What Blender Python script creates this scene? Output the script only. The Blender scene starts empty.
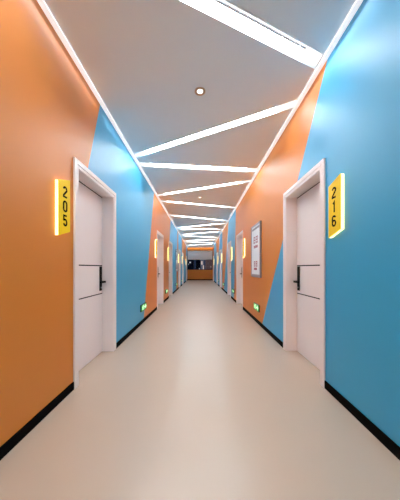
import bpy, bmesh, math, random
from mathutils import Vector, Matrix
random.seed(7)
S = bpy.context.scene
COL = S.collection
HALF, H, CAM, F = 1.2, 3.127, 1.148, 225.0
Y0, Y1 = -3.4, 21.35          # corridor ends (behind the camera / far wall)

# ------------------------------------------------------------------ materials
def mat(name, rgb, rough=0.5, spec=0.5, metal=0.0, emit=None, estr=0.0, noise=0.0, nscale=8.0, bump=0.0, bscale=200.0, coat=0.0, crough=0.4, nstretch=None, sheen=0.0, shr=0.4):
    m = bpy.data.materials.new(name); m.use_nodes = True
    nt = m.node_tree; b = nt.nodes['Principled BSDF']
    b.inputs['Base Color'].default_value = (*rgb, 1)
    b.inputs['Roughness'].default_value = rough
    b.inputs['Specular IOR Level'].default_value = spec
    b.inputs['Metallic'].default_value = metal
    b.inputs['Sheen Weight'].default_value = sheen; b.inputs['Sheen Roughness'].default_value = shr
    b.inputs['Coat Weight'].default_value = coat
    b.inputs['Coat Roughness'].default_value = crough
    if emit:
        b.inputs['Emission Color'].default_value = (*emit, 1)
        b.inputs['Emission Strength'].default_value = estr
    tc = nt.nodes.new('ShaderNodeTexCoord')
    mp = nt.nodes.new('ShaderNodeMapping')
    nt.links.new(tc.outputs['Object'], mp.inputs['Vector'])
    if nstretch: mp.inputs['Scale'].default_value = nstretch
    n = nt.nodes.new('ShaderNodeTexNoise'); n.inputs['Scale'].default_value = nscale; n.inputs['Detail'].default_value = 3
    nt.links.new(mp.outputs['Vector'], n.inputs['Vector'])
    mx = nt.nodes.new('ShaderNodeMix'); mx.data_type = 'RGBA'
    k0, k1 = 1 - noise, 1 + noise
    mx.inputs['A'].default_value = (rgb[0]*k0, rgb[1]*k0, rgb[2]*k0, 1)
    mx.inputs['B'].default_value = (min(1, rgb[0]*k1), min(1, rgb[1]*k1), min(1, rgb[2]*k1), 1)
    nt.links.new(n.outputs['Fac'], mx.inputs['Factor'])
    nt.links.new(mx.outputs['Result'], b.inputs['Base Color'])
    if bump:
        n2 = nt.nodes.new('ShaderNodeTexNoise'); n2.inputs['Scale'].default_value = bscale; n2.inputs['Detail'].default_value = 2
        nt.links.new(tc.outputs['Object'], n2.inputs['Vector'])
        bp = nt.nodes.new('ShaderNodeBump'); bp.inputs['Strength'].default_value = bump; bp.inputs['Distance'].default_value = 0.002
        nt.links.new(n2.outputs['Fac'], bp.inputs['Height']); nt.links.new(bp.outputs['Normal'], b.inputs['Normal'])
    return m

WR = 0.48      # roughness of the satin wall paint
M = dict(
    orange=mat('orange_paint', (0.69, 0.205, 0.012), WR, 0.5, noise=0.03, nscale=1.2, coat=0.42, crough=WR),
    blue=mat('blue_paint', (0.022, 0.36, 0.64), WR, 0.5, noise=0.03, nscale=1.2, coat=0.42, crough=WR),
    floor=mat('beige_floor', (0.475, 0.375, 0.288), 0.4, 0.5, coat=0.6, crough=0.22, noise=0.03, nscale=1.5, bump=0.02, bscale=300),
    ceiling=mat('ceiling_paint', (0.88, 0.955, 0.99), 0.8, 0.2, noise=0.01),
    white=mat('white_trim', (0.92, 0.91, 0.92), 0.45, 0.4, noise=0.01),
    trim_lit=mat('luminous_trim', (0.9, 0.9, 0.9), 0.5, 0.3, emit=(1.0, 0.985, 1.0), estr=0.26),  # plain white trim, glow added so its underside reads bright
    door=mat('door_lacquer', (0.88, 0.80, 0.785), 0.42, 0.4, noise=0.02, nscale=1.5),
    frame=mat('door_frame_lacquer', (0.88, 0.80, 0.785), 0.38, 0.45, noise=0.02, nscale=2),
    groove=mat('black_inlay', (0.004, 0.003, 0.003), 0.9, 0.0),
    seal=mat('dark_rubber_seal', (0.055, 0.022, 0.020), 0.8, 0.1),  # shade of the door leaf gap, put into the colour
    black=mat('black_metal', (0.004, 0.0035, 0.004), 0.55, 0.15, noise=0.1),
    base=mat('black_baseboard', (0.003, 0.0027, 0.003), 0.8, 0.05, noise=0.1),
    yellow=mat('yellow_acrylic', (0.80, 0.54, 0.006), 0.45, 0.2, noise=0.02, emit=(0.62, 0.40, 0.004), estr=0.12),
    glow_w=mat('backlit_acrylic', (0.9, 0.9, 0.85), 0.4, 0.3, emit=(1.0, 0.76, 0.24), estr=1.0),
    digit=mat('black_numeral', (0.004, 0.003, 0.003), 0.8, 0.05),
    strip_far=mat('light_diffuser_dimmed', (0.9, 0.9, 0.9), 0.5, 0.3, emit=(0.97, 0.99, 1.0), estr=17.5),
    strip=mat('light_diffuser', (0.9, 0.9, 0.9), 0.5, 0.3, emit=(0.97, 0.99, 1.0), estr=22.0),
    cover=mat('opal_cover', (0.85, 0.85, 0.86), 0.5, 0.3, emit=(1.0, 1.0, 1.0), estr=0.40),
    alu=mat('aluminium', (0.34, 0.33, 0.34), 0.5, 0.4, metal=0.2, noise=0.03),
    brass=mat('warm_metal_ring', (0.62, 0.44, 0.30), 0.3, 0.5, metal=0.6, noise=0.03),
    lamp=mat('downlight_lamp', (0.9, 0.9, 0.9), 0.4, 0.3, emit=(1.0, 0.95, 0.88), estr=2.5),
    exit_g=mat('exit_green', (0.010, 0.14, 0.030), 0.35, 0.4, emit=(0.03, 0.50, 0.07), estr=0.32),
    exit_w=mat('exit_pictogram', (0.6, 0.85, 0.6), 0.4, 0.3, emit=(0.60, 1.0, 0.60), estr=0.55),
    exit_b=mat('exit_dark_case', (0.006, 0.035, 0.012), 0.4, 0.4),
    board=mat('board_frame', (0.30, 0.29, 0.32), 0.35, 0.5, metal=0.3, noise=0.03),
    paper=mat('white_paper', (0.82, 0.87, 0.89), 0.5, 0.4, noise=0.01),
    red=mat('red_print', (0.36, 0.05, 0.09), 0.6, 0.3),
    greyp=mat('grey_print', (0.22, 0.22, 0.25), 0.6, 0.3),
    blind=mat('blind_fabric', (0.93, 0.93, 0.94), 0.8, 0.2, noise=0.02, nscale=40),
    wframe=mat('window_frame_metal', (0.02, 0.02, 0.025), 0.4, 0.5, noise=0.05),
    bld_a=mat('dark_navy_facade', (0.012, 0.022, 0.045), 0.7, 0.3, noise=0.2),
    bld_b=mat('dark_brown_facade', (0.12, 0.075, 0.07), 0.7, 0.3, noise=0.2, emit=(0.12, 0.07, 0.065), estr=0.25),
    bld_c=mat('grey_facade', (0.10, 0.10, 0.12), 0.7, 0.3, noise=0.2, emit=(0.1, 0.1, 0.13), estr=0.4),
    lit=mat('lit_window', (0.5, 0.4, 0.3), 0.5, 0.3, emit=(1.0, 0.72, 0.60), estr=0.3),
    litw=mat('lit_white_window', (0.5, 0.5, 0.5), 0.5, 0.3, emit=(0.9, 0.92, 1.0), estr=0.3),
)
def glass_mat():
    m = bpy.data.materials.new('window_glass'); m.use_nodes = True
    nt = m.node_tree; b = nt.nodes['Principled BSDF']
    b.inputs['Base Color'].default_value = (0.85, 0.9, 0.95, 1)
    b.inputs['Roughness'].default_value = 0.02
    b.inputs['Transmission Weight'].default_value = 1.0
    b.inputs['IOR'].default_value = 1.1
    return m
M['glass'] = glass_mat()

# ------------------------------------------------------------------ helpers
def box(bm, x0, x1, y0, y1, z0, z1, mi=0):
    v = [bm.verts.new((x, y, z)) for x in sorted((x0, x1)) for y in sorted((y0, y1)) for z in sorted((z0, z1))]
    for q in ((0, 1, 3, 2), (4, 6, 7, 5), (0, 4, 5, 1), (2, 3, 7, 6), (0, 2, 6, 4), (1, 5, 7, 3)):
        bm.faces.new([v[i] for i in q]).material_index = mi
def prism(bm, pts, off, mi=0):
    """closed 3-D outline pushed along vector off"""
    off = Vector(off)
    a = [bm.verts.new(p) for p in pts]; b = [bm.verts.new(Vector(p) + off) for p in pts]
    n = len(pts)
    bm.faces.new(a).material_index = mi; bm.faces.new(b[::-1]).material_index = mi
    for i in range(n):
        bm.faces.new((a[i], b[i], b[(i+1) % n], a[(i+1) % n])).material_index = mi
def ring(bm, c, r0, r1, z0, z1, n=40):
    vs = []
    for i in range(n):
        a = 2*math.pi*i/n
        vs.append([bm.verts.new((c[0]+r*math.cos(a), c[1]+r*math.sin(a), z)) for r, z in ((r0, z0), (r1, z0), (r1, z1), (r0, z1))])
    for i in range(n):
        p, q = vs[i], vs[(i+1) % n]
        for k in range(4):
            bm.faces.new((p[k], q[k], q[(k+1) % 4], p[(k+1) % 4]))
def cyl(bm, p0, p1, r, n=16):
    p0, p1 = Vector(p0), Vector(p1); d = (p1-p0).normalized()
    u = d.orthogonal().normalized(); w = d.cross(u)
    a = [bm.verts.new(p0 + r*(math.cos(2*math.pi*i/n)*u + math.sin(2*math.pi*i/n)*w)) for i in range(n)]
    b = [bm.verts.new(p1 + r*(math.cos(2*math.pi*i/n)*u + math.sin(2*math.pi*i/n)*w)) for i in range(n)]
    bm.faces.new(a[::-1]); bm.faces.new(b)
    for i in range(n): bm.faces.new((a[i], a[(i+1) % n], b[(i+1) % n], b[i]))
def ribbon(bm, pts, w, closed, to3, off):
    """a stroke of width w along 2-D points, mapped by to3, pushed out by off"""
    P = [Vector(p) for p in pts]; n = len(P); L, R = [], []
    for i in range(n):
        if closed: a, b = P[i-1], P[(i+1) % n]; d0, d1 = (P[i]-a).normalized(), (b-P[i]).normalized()
        else:
            d0 = (P[i]-P[i-1]).normalized() if i else (P[1]-P[0]).normalized()
            d1 = (P[i+1]-P[i]).normalized() if i < n-1 else d0
        t = (d0+d1)
        t = t.normalized() if t.length > 1e-6 else d0
        nn = Vector((-t.y, t.x)); k = w/2/max(0.45, nn.dot(Vector((-d0.y, d0.x))))
        L.append(P[i]+nn*k); R.append(P[i]-nn*k)
    off = Vector(off)
    vl = [bm.verts.new(to3(p)) for p in L]; vr = [bm.verts.new(to3(p)) for p in R]
    wl = [bm.verts.new(v.co+off) for v in vl]; wr = [bm.verts.new(v.co+off) for v in vr]
    for i in range(n if closed else n-1):
        j = (i+1) % n
        for q in ((wl[i], wl[j], wr[j], wr[i]), (vl[i], vr[i], vr[j], vl[j]), (vl[i], vl[j], wl[j], wl[i]), (vr[i], wr[i], wr[j], vr[j])):
            bm.faces.new(q)
    if not closed:
        bm.faces.new((vl[0], wl[0], wr[0], vr[0])); bm.faces.new((vl[-1], vr[-1], wr[-1], wl[-1]))
def obj(name, bm, mats, parent=None, bevel=0.0, origin=(0, 0, 0)):
    """links bm as ONE mesh object; vertices are given in world space, origin moves the pivot"""
    bmesh.ops.recalc_face_normals(bm, faces=bm.faces)
    if bevel:
        bmesh.ops.bevel(bm, geom=list(bm.edges), offset=bevel, segments=2, profile=0.5, affect='EDGES', clamp_overlap=True)
    o = Vector(origin)
    for v in bm.verts: v.co -= o
    me = bpy.data.meshes.new(name); bm.to_mesh(me); bm.free()
    for m in (mats if isinstance(mats, (list, tuple)) else [mats]): me.materials.append(m)
    ob = bpy.data.objects.new(name, me); COL.objects.link(ob)
    if parent:
        ob.parent = parent; ob.location = o - parent.location
    else: ob.location = o
    return ob
def empty(name, loc):
    e = bpy.data.objects.new(name, None); e.location = loc; e.empty_display_size = 0.1; COL.objects.link(e); return e
def tag(o, label=None, cat=None, group=None, kind=None):
    if label: o['label'] = label
    if cat: o['category'] = cat
    if group: o['group'] = group
    if kind: o['kind'] = kind
    return o
new = bmesh.new

# ------------------------------------------------------------------ layout (metres; y runs down the corridor)
DOORS = {-1: [2.126, 6.25, 8.62, 12.65, 15.15, 19.15], 1: [2.15, 6.27, 8.65, 12.5, 15.15, 19.35]}
DW, CASE, DTOP = 1.05, 0.08, 2.2
NUMS = {-1: ['205', '206', '207', '208', '209', '210'], 1: ['216', '215', '214', '213', '212', '211']}
SIDE = {-1: 'left', 1: 'right'}

def colour(s, y, z):                     # which paint the wall carries at (y, z); 0 orange, 1 blue
    if s < 0:
        if y < (2.7+0.33*(z-3.1) if z > 2.2 else 2.6): return 0
        if y < 4.82+0.349*(z-0.12): return 1
        if y < (9.15+0.33*(z-3.1) if z > 2.2 else 8.9): return 0
        if y < 11.35+0.18*(z-0.12): return 1
        if y < 12.45: return 0
        if y < 14.95: return 1
        if y < 19.2: return 0 if z > 1.9-0.1*(y-16.2) else 1
        return 1
    if y < 2.085+0.73*(3.159-z): return 1
    if y < 7.52+0.147*(3.13-z): return 0
    if y < 9.4+0.62*(3.13-z): return 1
    if y < 12.1: return 0
    if y < 13.6+0.78*(3.13-z): return 1
    if y < 16.8-0.6*(3.13-z): return 0
    if y < 19.3: return 1
    return 0
CUTS = {-1: [(2.7, 3.1, .33), (2.6, 0, 0), (4.82, .12, .349), (9.15, 3.1, .33), (8.9, 0, 0), (11.35, .12, .18), (12.45, 0, 0), (14.95, 0, 0), (19.2, 0, 0), (16.2, 1.9, -10)],
        1: [(2.085, 3.159, -.73), (7.52, 3.13, -.147), (9.4, 3.13, -.62), (12.1, 0, 0), (13.6, 3.13, -.78), (16.8, 3.13, .6), (19.3, 0, 0)]}

def side_wall(s):
    bm = new()
    bm.faces.new([bm.verts.new((s*HALF, y, z)) for y, z in ((Y0, 0), (Y1, 0), (Y1, H), (Y0, H))])
    def cut(y, z, k):                    # the line y = y + k*(z - z0)
        bmesh.ops.bisect_plane(bm, geom=bm.verts[:]+bm.edges[:]+bm.faces[:], plane_co=(0, y, z), plane_no=(0, 1, -k), dist=1e-6)
    for c in CUTS[s]: cut(*c)
    top = DTOP-CASE+0.025
    for d in DOORS[s]:
        cut(d+0.06, 0, 0); cut(d+DW-0.06, 0, 0)
    for zc in (top, 2.2): bmesh.ops.bisect_plane(bm, geom=bm.verts[:]+bm.edges[:]+bm.faces[:], plane_co=(0, 0, zc), plane_no=(0, 0, 1), dist=1e-6)
    kill = []
    for f in bm.faces:
        c = f.calc_center_median()
        if c.z < top and any(d+0.06 < c.y < d+DW-0.06 for d in DOORS[s]): kill.append(f)
        f.material_index = colour(s, c.y, c.z)
    bmesh.ops.delete(bm, geom=kill, context='FACES')
    ext = bmesh.ops.extrude_face_region(bm, geom=bm.faces[:])
    for v in ext['geom']:
        if isinstance(v, bmesh.types.BMVert): v.co.x += s*0.2
    o = obj('wall_'+SIDE[s], bm, [M['orange'], M['blue']])
    tag(o, 'long %s corridor wall painted in slanted orange and blue fields' % SIDE[s], 'wall', kind='structure')
for s in (-1, 1): side_wall(s)

bm = new(); box(bm, -1.42, 1.42, Y0-0.2, Y1+0.2, -0.1, 0)
tag(obj('floor', bm, M['floor']), 'smooth beige corridor floor running to the far window', 'floor', kind='structure')
bm = new(); box(bm, -1.4, 1.4, Y0-0.2, Y0, 0, H)
tag(obj('wall_back', bm, M['white']), 'plain wall behind the viewpoint closing the corridor', 'wall', kind='structure')

# strip lights: (near-left, near-right, far-left, far-right) edges at x = -1.15 / +1.15
def ctr(l, r, w=0.112):
    dz = w/2*math.hypot(2.3, r-l)/2.3
    return (l-dz, r-dz, l+dz, r+dz)
STRIPS = [ctr(-2.6, -1.9), ctr(-1.3, -2.0+0.35), ctr(0.25, -0.75), (1.078, 2.09, 1.219, 2.241), (3.915, 2.638, 4.045, 2.776), (4.22, 4.475, 4.375, 4.645), ctr(6.13, 5.12), ctr(6.65, 7.38), ctr(8.42, 9.43),  # first three strips are added out of view to brighten the near end
          ctr(11.13, 9.9), ctr(11.5, 11.45), ctr(13.4, 12.15), ctr(13.8, 14.65), ctr(16.3, 15.6), ctr(16.9, 17.8), ctr(19.6, 18.6)]
SLABEL = ['ceiling light strip well behind the viewpoint, out of view', 'ceiling light strip just behind the viewpoint, out of view', 'ceiling light strip above the viewpoint, out of view',
          'broad white ceiling light strip nearest the viewer, ending above the blue wall', 'long ceiling light strip slanting up right, just beyond the nearest downlight',
          'nearly level ceiling light strip, third from the viewer, beginning close to the second', 'fourth ceiling light strip from the viewer, slanting up right before the middle downlight',
          'fifth ceiling light strip from the viewer, falling right just beyond the middle downlight', 'sixth ceiling light strip from the viewer, falling to the right',
          'seventh ceiling light strip from the viewer, rising to the right', 'eighth ceiling light strip from the viewer, lying straight across', 'ninth ceiling light strip from the viewer, rising to the right',
          'tenth ceiling light strip from the viewer, fourth before the far window', 'eleventh ceiling light strip from the viewer, third before the far window', 'twelfth ceiling light strip from the viewer, second before the far window',
          'last and farthest ceiling light strip, closest to the far window']
def ext(a, b, x): return a + (b-a)*(x+1.15)/2.3
bm = new()
T = 0.07
prev = (Y0, Y0)
for (nl, nr, fl, fr) in STRIPS + [(Y1, Y1, Y1, Y1)]:
    a = (ext(nl, nr, -HALF), ext(nl, nr, HALF))
    prism(bm, [(-HALF, prev[0], H), (HALF, prev[1], H), (HALF, a[1], H), (-HALF, a[0], H)], (0, 0, T))
    prev = (ext(fl, fr, -HALF), ext(fl, fr, HALF))
ceil = tag(obj('ceiling', bm, M['ceiling']), 'flat pale grey ceiling cut by slanting light channels', 'ceiling', kind='structure')

for (nl, nr, fl, fr), lab in zip(STRIPS, SLABEL):
    mid = ((nl+nr+fl+fr)/4)
    e = tag(empty('linear_ceiling_light', (0, mid, H+T)), lab, 'ceiling light', 'slanted ceiling light strips')
    def q(x, t): return (x, ext(nl, nr, x)*(1-t)+ext(fl, fr, x)*t)
    def band(bm, x0, x1, t0, t1, z0, z1):
        prism(bm, [(*q(x0, t0), z0), (*q(x1, t0), z0), (*q(x1, t1), z0), (*q(x0, t1), z0)], (0, 0, z1-z0))
    bm = new(); band(bm, -1.199, 1.199, -0.25, 1.25, H+T+0.001, H+T+0.02)
    obj('housing', bm, M['white'], e)
    bm = new(); band(bm, -1.155, 1.155, 0.01, 0.99, H+0.036, H+T-0.002); obj('opal_cover', bm, M['cover'], e)
    bm = new(); band(bm, -0.96, 0.96, 0.46, 0.84, H+0.028, H+0.0355); obj('diffuser', bm, M['strip'] if mid < 5.2 else M['strip_far'], e)
    bm = new(); band(bm, -0.965, 0.965, 0.29, 0.365, H+0.020, H+0.0355); obj('rail', bm, M['alu'], e)  # narrow grey strip running along the cover

# trims between wall and ceiling, each with a slim louvred wall-grazing light inside
for s in (-1, 1):
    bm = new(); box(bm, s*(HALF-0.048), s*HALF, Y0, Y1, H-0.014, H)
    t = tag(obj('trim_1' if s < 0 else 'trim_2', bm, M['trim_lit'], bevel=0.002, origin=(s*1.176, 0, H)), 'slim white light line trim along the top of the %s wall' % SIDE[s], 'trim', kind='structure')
    y, n = -1.9, 0
    while y < Y1-0.6:
        L = 2.2
        for power, spread, tilt in ((0.50, 110, 0.0),):
            li = bpy.data.lights.new('wall_grazer_lamp', 'AREA'); li.shape = 'RECTANGLE'; li.size = 0.006; li.size_y = L
            li.energy = power*L; li.color = (0.95, 0.97, 1.0); li.spread = math.radians(spread)
            lo = bpy.data.objects.new('wall_grazer_lamp', li); COL.objects.link(lo)
            lo.parent = t
            # points down, tipped towards the wall
            lo.location = Vector((s*(HALF-0.055), y+L/2, H-0.006)) - t.location
            lo.rotation_euler = (0, -s*math.radians(tilt), 0)
        y += L+0.15; n += 1

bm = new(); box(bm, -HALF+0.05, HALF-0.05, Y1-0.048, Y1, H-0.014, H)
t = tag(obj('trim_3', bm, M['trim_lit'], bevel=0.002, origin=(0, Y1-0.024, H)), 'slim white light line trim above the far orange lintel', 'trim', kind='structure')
li = bpy.data.lights.new('wall_grazer_lamp', 'AREA'); li.shape = 'RECTANGLE'; li.size = 2.2; li.size_y = 0.006
li.energy = 1.5; li.color = (0.95, 0.97, 1.0); li.spread = math.radians(90)
lo = bpy.data.objects.new('wall_grazer_lamp', li); COL.objects.link(lo); lo.parent = t
lo.location = Vector((0, Y1-0.055, H-0.006)) - t.location; lo.rotation_euler = (math.radians(12), 0, 0)

# baseboards: black strips broken at the door frames
for s in (-1, 1):
    bm = new(); y = Y0
    for d in DOORS[s] + [None]:
        y1 = Y1 if d is None else d
        box(bm, s*(HALF-0.010), s*HALF, y, y1, 0, 0.073)
        if d is not None: y = d+DW
    tag(obj('baseboard_'+SIDE[s], bm, M['base']), 'low black baseboard along the foot of the %s wall' % SIDE[s], 'baseboard', kind='structure')

# ------------------------------------------------------------------ doors
DLABEL = {-1: ['nearest door on the left, pale pinkish grey, beside the 205 sign', 'second door on the left, set in the orange field beyond the first green exit sign', 'third door on the left, where the orange wall turns blue',
               'fourth door on the left, just past the far white notice board', 'fifth door on the left, second from the far window', 'last door on the left, closest to the far window'],
          1: ['nearest door on the right, pale pinkish grey, beside the 216 sign', 'second door on the right, in the orange field just past the white notice board', 'third door on the right, set in the blue field behind the second door',
              'fourth door on the right, third from the far window', 'fifth door on the right, second from the far window', 'last door on the right, closest to the far window']}
def X(s, out): return s*(HALF-out)       # out = metres from the wall face into the corridor
def door(s, d, idx, label):
    e = tag(empty('door_%d' % idx, (X(s, 0), d+DW/2, 0)), label, 'door', 'pale doors along the corridor', 'structure')
    y0, y1 = d, d+DW
    bm = new()
    for (a, b) in ((y0, y0+0.048), (y1-0.048, y1)): box(bm, X(s, 0.0005), X(s, 0.019), a, b, 0, DTOP)
    box(bm, X(s, 0.0005), X(s, 0.019), y0+0.048, y1-0.048, DTOP-0.048, DTOP)
    for (a, b) in ((y0+0.048, y0+CASE), (y1-CASE, y1-0.048)): box(bm, X(s, 0.0005), X(s, 0.013), a, b, 0, DTOP-0.048)
    box(bm, X(s, 0.0005), X(s, 0.013), y0+CASE, y1-CASE, DTOP-CASE, DTOP-0.048)
    obj('casing', bm, M['frame'], e, bevel=0.003)
    bm = new()
    for (a, b) in ((y0+0.061, y0+CASE), (y1-CASE, y1-0.061)): box(bm, X(s, 0.0), X(s, -0.195), a, b, 0, DTOP-CASE+0.02)
    box(bm, X(s, 0.0), X(s, -0.195), y0+CASE, y1-CASE, DTOP-CASE, DTOP-CASE+0.02)
    obj('jamb', bm, M['frame'], e)
    # leaf: three flush panels split by two black inlay lines
    a, b, top, f0, f1 = y0+CASE+0.003, y1-CASE-0.003, DTOP-CASE-0.014, -0.143, -0.185
    bm = new()
    for z0, z1 in ((0.004, 0.794), (0.807, 1.173), (1.186, top)): box(bm, X(s, f0), X(s, f1), a, b, z0, z1)
    for z0, z1 in ((0.794, 0.807), (1.173, 1.186)): box(bm, X(s, f0-0.004), X(s, f1), a, b, z0, z1, 1)
    leaf = obj('door_leaf', bm, [M['door'], M['groove']], e)
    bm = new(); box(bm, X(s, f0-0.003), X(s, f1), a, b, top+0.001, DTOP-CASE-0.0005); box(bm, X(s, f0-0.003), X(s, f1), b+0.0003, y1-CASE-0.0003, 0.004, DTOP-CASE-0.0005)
    obj('door_seal', bm, M['seal'], e)  # dark strips standing in for the gap shadow above and beside the leaf
    # lock plate at the far edge with a lever that reaches back over the leaf
    yc = b-0.062
    bm = new(); box(bm, X(s, f0), X(s, f0+0.012), yc-0.030, yc+0.030, 0.843, 1.168)
    pl = obj('lock_plate', bm, M['black'], None, bevel=0.003, origin=(X(s, f0), yc, 1.0)); pl.parent = e; pl.location = pl.location - e.location
    bm = new(); cyl(bm, (X(s, f0+0.012), yc, 0.963), (X(s, f0+0.062), yc, 0.963), 0.013)
    box(bm, X(s, f0+0.050), X(s, f0+0.070), yc-0.125, yc+0.013, 0.950, 0.976)
    h = obj('lever_handle', bm, M['black'], None, origin=(X(s, f0), yc, 0.963)); h.parent = pl; h.location = Vector((0, 0, -0.037))
    bm = new(); cyl(bm, (X(s, f0+0.012), yc, 0.885), (X(s, f0+0.020), yc, 0.885), 0.012)
    k = obj('keyhole', bm, M['alu'], None, origin=(X(s, f0), yc, 0.885)); k.parent = pl; k.location = Vector((0, 0, -0.115))
i = 0
for s in (-1, 1):
    for d, lab in zip(DOORS[s], DLABEL[s]):
        i += 1; door(s, d, i, lab)

# ------------------------------------------------------------------ number signs
def arc(cx, cy, rx, ry, a0, a1, n=10):
    return [(cx+rx*math.cos(math.radians(a0+(a1-a0)*k/n)), cy+ry*math.sin(math.radians(a0+(a1-a0)*k/n))) for k in range(n+1)]
DIG = {
    '0': [(arc(0, .22, .21, .22, 0, 180) + arc(0, -.22, .21, .22, 180, 360), True)],
    '1': [([(-.13, .28), (.04, .44), (.04, -.5)], False)],
    '2': [(arc(0, .22, .21, .22, 170, -20) + [(-.2, -.30), (-.21, -.43), (.23, -.43)], False)],
    '3': [(arc(0, .22, .21, .22, 165, -80) + [(-.04, .02)] + arc(0, -.2, .22, .24, 80, -165), False)],
    '4': [([(.23, -.2), (-.22, -.2), (.08, .44), (.08, -.5)], False)],
    '5': [([(.2, .44), (-.18, .44), (-.19, .05)] + arc(0, -.17, .21, .27, 125, -160), False)],
    '6': [(arc(0, -.2, .21, .24, 0, 350, 20), True), (arc(0, .22, .21, .22, 20, 180) + [(-.21, -.2)], False)],
    '7': [([(-.23, .44), (.21, .44), (-.05, -.5)], False)],
    '8': [(arc(0, .23, .19, .21, 0, 350, 20), True), (arc(0, -.21, .21, .23, 0, 350, 20), True)],
    '9': [(arc(0, .2, .21, .24, 0, 350, 20), True), (arc(0, -.22, .21, .22, 200, 360) + [(.21, .2)], False)],
}
PLABEL = {-1: ['yellow backlit sign reading 205 beside the nearest left door', 'yellow backlit number sign beside the second door on the left', 'yellow backlit number sign beside the third door on the left', 'yellow backlit number sign beside the fourth door on the left, past the board', 'yellow backlit number sign beside the fifth door on the left', 'yellow backlit number sign beside the last door on the left'],
          1: ['yellow backlit sign reading 216 beside the nearest right door', 'yellow backlit number sign between the second right door and the notice board', 'yellow backlit number sign on blue paint beside the third door on the right', 'yellow backlit number sign beside the fourth door on the right', 'yellow backlit number sign beside the fifth door on the right', 'yellow backlit number sign beside the last door on the right']}
def sign(s, d, num, label):
    ya, yb = (d-0.266, d-0.104) if s < 0 else (d-0.279, d-0.106)
    lo, hi, rise = 1.419, 1.882, 0.053
    # rises towards the reader's right: far end on the left wall, near end on the right wall
    za, zb = (0, rise) if s < 0 else (rise, 0)
    e = tag(empty('door_number_sign', (X(s, 0), (ya+yb)/2, lo)), label, 'sign', 'yellow room number signs')
    def out(o, m=0.0): return [(X(s, o), ya+m, lo+za+m), (X(s, o), yb-m, lo+zb+m), (X(s, o), yb-m, hi+zb-m), (X(s, o), ya+m, hi+za-m)]
    bm = new(); prism(bm, out(0.001, 0.001), (-s*0.027, 0, 0)); obj('light_box', bm, M['glow_w'], e)
    bm = new(); prism(bm, out(0.028), (-s*0.005, 0, 0)); obj('face_panel', bm, M['yellow'], e)
    yc, zc = (ya+yb)/2 + (0.006 if s < 0 else 0.002), (lo+hi+rise)/2
    for k, ch in enumerate(num):
        bm = new(); cz = zc+0.0035+(1-k)*0.123
        to3 = lambda p: Vector((X(s, 0.0331), yc - s*p[0]*0.108, cz+p[1]*0.096))
        for pts, cl in DIG[ch]: ribbon(bm, pts, 0.165, cl, to3, (-s*0.0015, 0, 0))
        obj('numeral', bm, M['digit'], e)
for s in (-1, 1):
    for d, n, lab in zip(DOORS[s], NUMS[s], PLABEL[s]): sign(s, d, n, lab)

# ------------------------------------------------------------------ low green exit signs
XLABEL = {-1: ['green exit sign low on the blue wall, nearest on the left', 'green exit sign low on orange wall between second and third left doors', 'small green exit sign below the far notice board on the left', 'tiny green exit sign low on the left wall past the fourth door'],
          1: ['green exit sign low on the orange wall, nearest on the right', 'green exit sign low on blue wall between second and third right doors', 'small green exit sign low on orange wall before the fourth right door', 'tiny green exit sign low on the right wall past the fourth door']}
def exit_sign(s, y, label):
    L2, z0, z1 = 0.21, 0.258, 0.398
    e = tag(empty('exit_sign', (X(s, 0), y, z0)), label, 'exit sign', 'low green exit signs')
    bm = new(); box(bm, X(s, 0.001), X(s, 0.0222), y-L2, y+L2, z0, z1); obj('case', bm, M['exit_b'], e, bevel=0.002)
    bm = new(); box(bm, X(s, 0.0222), X(s, 0.024), y-L2+0.012, y+L2-0.012, z0+0.014, z1-0.014); obj('face', bm, M['exit_g'], e)
    zc = (z0+z1)/2
    to3 = lambda p: Vector((X(s, 0.0242), y - s*p[0], zc+p[1]))
    off = (-s*0.001, 0, 0)
    bm = new()     # running figure
    ribbon(bm, arc(-.094, .036, .006, .006, 0, 340, 10), 0.011, True, to3, off)
    for pts in ([(-.100, .022), (-.112, -.008)], [(-.112, -.008), (-.092, -.020), (-.098, -.044)], [(-.112, -.008), (-.126, -.026), (-.146, -.028)], [(-.100, .020), (-.082, .008), (-.068, .014)], [(-.102, .020), (-.124, .016), (-.132, .000)]):
        ribbon(bm, pts, 0.013, False, to3, off)
    obj('running_figure', bm, M['exit_w'], e)
    bm = new()     # door outline
    ribbon(bm, [(-.055, -.046), (-.055, .046), (-.012, .046), (-.012, -.046)], 0.012, False, to3, off); obj('door_symbol', bm, M['exit_w'], e)
    bm = new()     # arrow
    ribbon(bm, [(.03, 0), (.165, 0)], 0.026, False, to3, off); ribbon(bm, [(.12, .042), (.17, 0), (.12, -.042)], 0.024, False, to3, off); obj('arrow', bm, M['exit_w'], e)
for s in (-1, 1):
    for y, lab in zip((4.73, 8.02 if s > 0 else 8.05, 11.3, 14.55), XLABEL[s]):
        if s < 0 and y == 8.05: y = 7.98
        exit_sign(s, y, lab)

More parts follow.
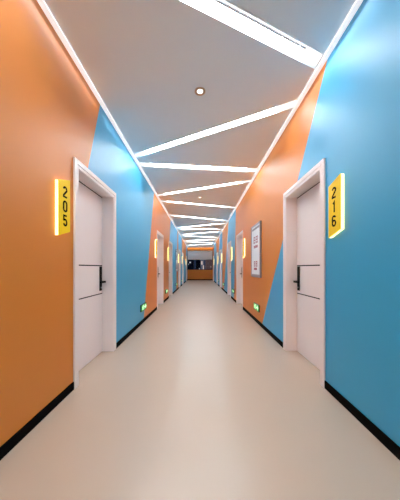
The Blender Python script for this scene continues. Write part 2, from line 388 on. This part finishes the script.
# ------------------------------------------------------------------ notice boards
def notice_board(s, ya, yb, label):
    z0, z1 = 0.955, 2.07
    e = tag(empty('notice_board', (X(s, 0), (ya+yb)/2, z0)), label, 'notice board', 'framed white notice boards')
    b = 0.028
    bm = new()
    box(bm, X(s, 0.001), X(s, 0.035), ya, ya+b, z0, z1); box(bm, X(s, 0.001), X(s, 0.035), yb-b, yb, z0, z1)
    box(bm, X(s, 0.001), X(s, 0.035), ya+b, yb-b, z0, z0+0.06); box(bm, X(s, 0.001), X(s, 0.035), ya+b, yb-b, z1-b, z1)
    obj('frame', bm, M['board'], e)
    bm = new(); box(bm, X(s, 0.001), X(s, 0.0222), ya+b, yb-b, z0+0.06, z1-b); obj('panel', bm, M['paper'], e)
    yc, w = (ya+yb)/2, (yb-ya)
    to3 = lambda p: Vector((X(s, 0.0222), yc - s*p[0]*w, p[1])); off = (-s*0.001, 0, 0)
    def dash(bm, u0, u1, z, h): ribbon(bm, [(u0, z), (u1, z)], h, False, to3, off)
    bm = new()
    for k in range(7): dash(bm, -.40+k*.115, -.40+k*.115+.085, z1-0.085, 0.045)
    obj('header_print', bm, M['greyp'], e)
    def glyph(bm, u, z, sz):           # two-stroke-and-box marks, too small in the photo to read
        hz = sz/2
        for k in (-1, 0, 1): dash(bm, u-hz*.9, u+hz*.9, z+k*hz*w*.75, 0.018)
        for k in (-.7, .7): ribbon(bm, [(u+k*hz-.016, z), (u+k*hz+.016, z)], sz*w*1.0, False, to3, off)
    bm = new()
    for u in (-.14, .12): glyph(bm, u, 1.745, 0.2)
    for u in (-.20, -.09, .02, .13): dash(bm, u, u+.08, 1.60, 0.055)
    obj('heading_print', bm, M['red'], e)
    bm = new()
    for u in (-.12, .10): glyph(bm, u, 1.235, 0.16)
    for u in (-.18, -.07, .04): dash(bm, u, u+.09, 1.13, 0.05)
    obj('footer_print', bm, M['red'], e)
notice_board(1, 4.38, 5.14, 'framed white notice board with red print on the right orange wall')
notice_board(-1, 11.05, 11.85, 'distant framed white notice board on the left wall, before the fourth door')

# ------------------------------------------------------------------ downlights
for y, lab in ((2.516, 'nearest recessed ceiling downlight with warm metal ring and bright centre'), (6.31, 'middle small ceiling downlight between fourth and fifth light strips'), (9.8, 'farthest tiny ceiling downlight, beyond the sixth light strip')):
    e = tag(empty('recessed_downlight', (0, y, H)), lab, 'downlight', 'round ceiling downlights')
    bm = new(); ring(bm, (0, y), 0.043, 0.060, H-0.008, H-0.0005); ring(bm, (0, y), 0.030, 0.036, H-0.006, H-0.0005); obj('ring', bm, M['brass'], e)
    bm = new(); cyl(bm, (0, y, H-0.005), (0, y, H-0.0005), 0.030, 24); obj('lamp', bm, M['lamp'], e)
    bm = new(); ring(bm, (0, y), 0.036, 0.043, H-0.004, H-0.0005); obj('reflector', bm, M['alu'], e)

# ------------------------------------------------------------------ far end: parapet, window, blind, night city
WX, WZ0, WZ1 = HALF, 0.98, 2.80
bm = new()
box(bm, -1.4, 1.4, Y1, Y1+0.2, 0, WZ0); box(bm, -1.4, 1.4, Y1, Y1+0.2, WZ1, H)
tag(obj('wall_far', bm, M['orange']), 'orange parapet and lintel closing the far end of the corridor', 'wall', kind='structure')
bm = new(); box(bm, -HALF+0.012, HALF-0.012, Y1-0.012, Y1, 0, 0.09)
tag(obj('baseboard_far', bm, M['base']), 'black baseboard under the far orange parapet', 'baseboard', kind='structure')
e = tag(empty('window_1', (0, Y1+0.1, WZ0)), 'wide dark window at the far end of the corridor', 'window', kind='structure')
bm = new()
for x0, x1 in ((-1.2, -1.15), (1.15, 1.2), (-0.42, -0.38), (0.38, 0.42)): box(bm, x0, x1, Y1+0.06, Y1+0.12, WZ0, WZ1)
box(bm, -1.2, 1.2, Y1+0.06, Y1+0.12, WZ0, WZ0+0.05); box(bm, -1.2, 1.2, Y1+0.06, Y1+0.12, WZ1-0.05, WZ1)
obj('window_frame', bm, M['wframe'], e)
for x0, x1 in ((-1.15, -0.42), (-0.38, 0.38), (0.42, 1.15)):
    bm = new(); box(bm, x0, x1, Y1+0.088, Y1+0.094, WZ0+0.05, WZ1-0.05); obj('pane', bm, M['glass'], e)
e = tag(empty('roller_blind', (0, Y1+0.03, 1.97)), 'pale grey roller blind half lowered over the far window', 'blind')
bm = new(); box(bm, -1.17, 1.17, Y1+0.028, Y1+0.034, 1.97, 2.74); obj('fabric', bm, M['blind'], e)
bm = new(); cyl(bm, (-1.18, Y1+0.03, 2.76), (1.18, Y1+0.03, 2.76), 0.026); obj('roller', bm, M['white'], e)
bm = new(); box(bm, -1.17, 1.17, Y1+0.022, Y1+0.040, 1.945, 1.97); obj('bottom_rail', bm, M['white'], e)

def building(x0, x1, y, h, m, lits, label):
    e = tag(empty('outside_building', ((x0+x1)/2, y, -12)), label, 'building', 'night buildings beyond the window')
    bm = new(); box(bm, x0, x1, y, y+6, -12, h); box(bm, x0-0.15, x1+0.15, y-0.15, y+6.15, h, h+0.3); obj('facade', bm, m, e)
    for (u0, u1, z0, z1, mm) in lits:
        bm = new(); box(bm, u0, u1, y-0.06, y-0.002, z0, z1); obj('lit_window', bm, mm, e)
# at y = 31 one photo pixel is about 0.138 m; window band spans z 0.8 .. 2.2, x -1.7 .. 1.7
building(-6.0, -0.9, 31, 2.6, M['bld_a'], [(-1.46, -1.26, 1.82, 2.0, M['litw']), (-1.62, -1.54, 1.6, 1.72, M['litw'])], 'dark navy night building with a white lit window at left beyond the glass')
building(-0.7, 0.1, 38, 4.5, M['bld_a'], [(-0.16, -0.04, 0.95, 1.1, M['litw'])], 'narrow dark night tower in the middle of the far window')
building(0.12, 0.62, 31, 2.4, M['bld_c'], [(0.14, 0.36, 1.62, 2.08, M['lit']), (0.40, 0.54, 0.9, 1.5, M['lit'])], 'slim night building with warm lit windows right of centre')
building(0.9, 6.0, 32, 3.0, M['bld_b'], [(1.5, 1.58, 1.25, 1.38, M['lit']), (1.1, 1.2, 1.7, 1.9, M['bld_c'])], 'brownish night building at right beyond the far window')

# ------------------------------------------------------------------ world, camera, view
w = bpy.data.worlds.new('night_sky'); S.world = w; w.use_nodes = True
w.node_tree.nodes['Background'].inputs['Color'].default_value = (0.010, 0.018, 0.040, 1)
w.node_tree.nodes['Background'].inputs['Strength'].default_value = 1.0
cd = bpy.data.cameras.new('camera'); cam = bpy.data.objects.new('camera', cd); COL.objects.link(cam)
cam.location = (0, 0, CAM); cam.rotation_euler = (math.radians(90), 0, 0)
cd.sensor_fit = 'HORIZONTAL'; cd.sensor_width = 36; cd.lens = 36*F/400; cd.shift_y = 18/400; cd.clip_start = 0.02
S.camera = cam
S.view_settings.view_transform = 'Standard'; S.view_settings.look = 'None'; S.view_settings.gamma = 1.0
S.view_settings.exposure = 1.2; S.view_settings.use_curve_mapping = False
S.cycles.use_denoising = True
S.cycles.max_bounces = 16; S.cycles.diffuse_bounces = 10
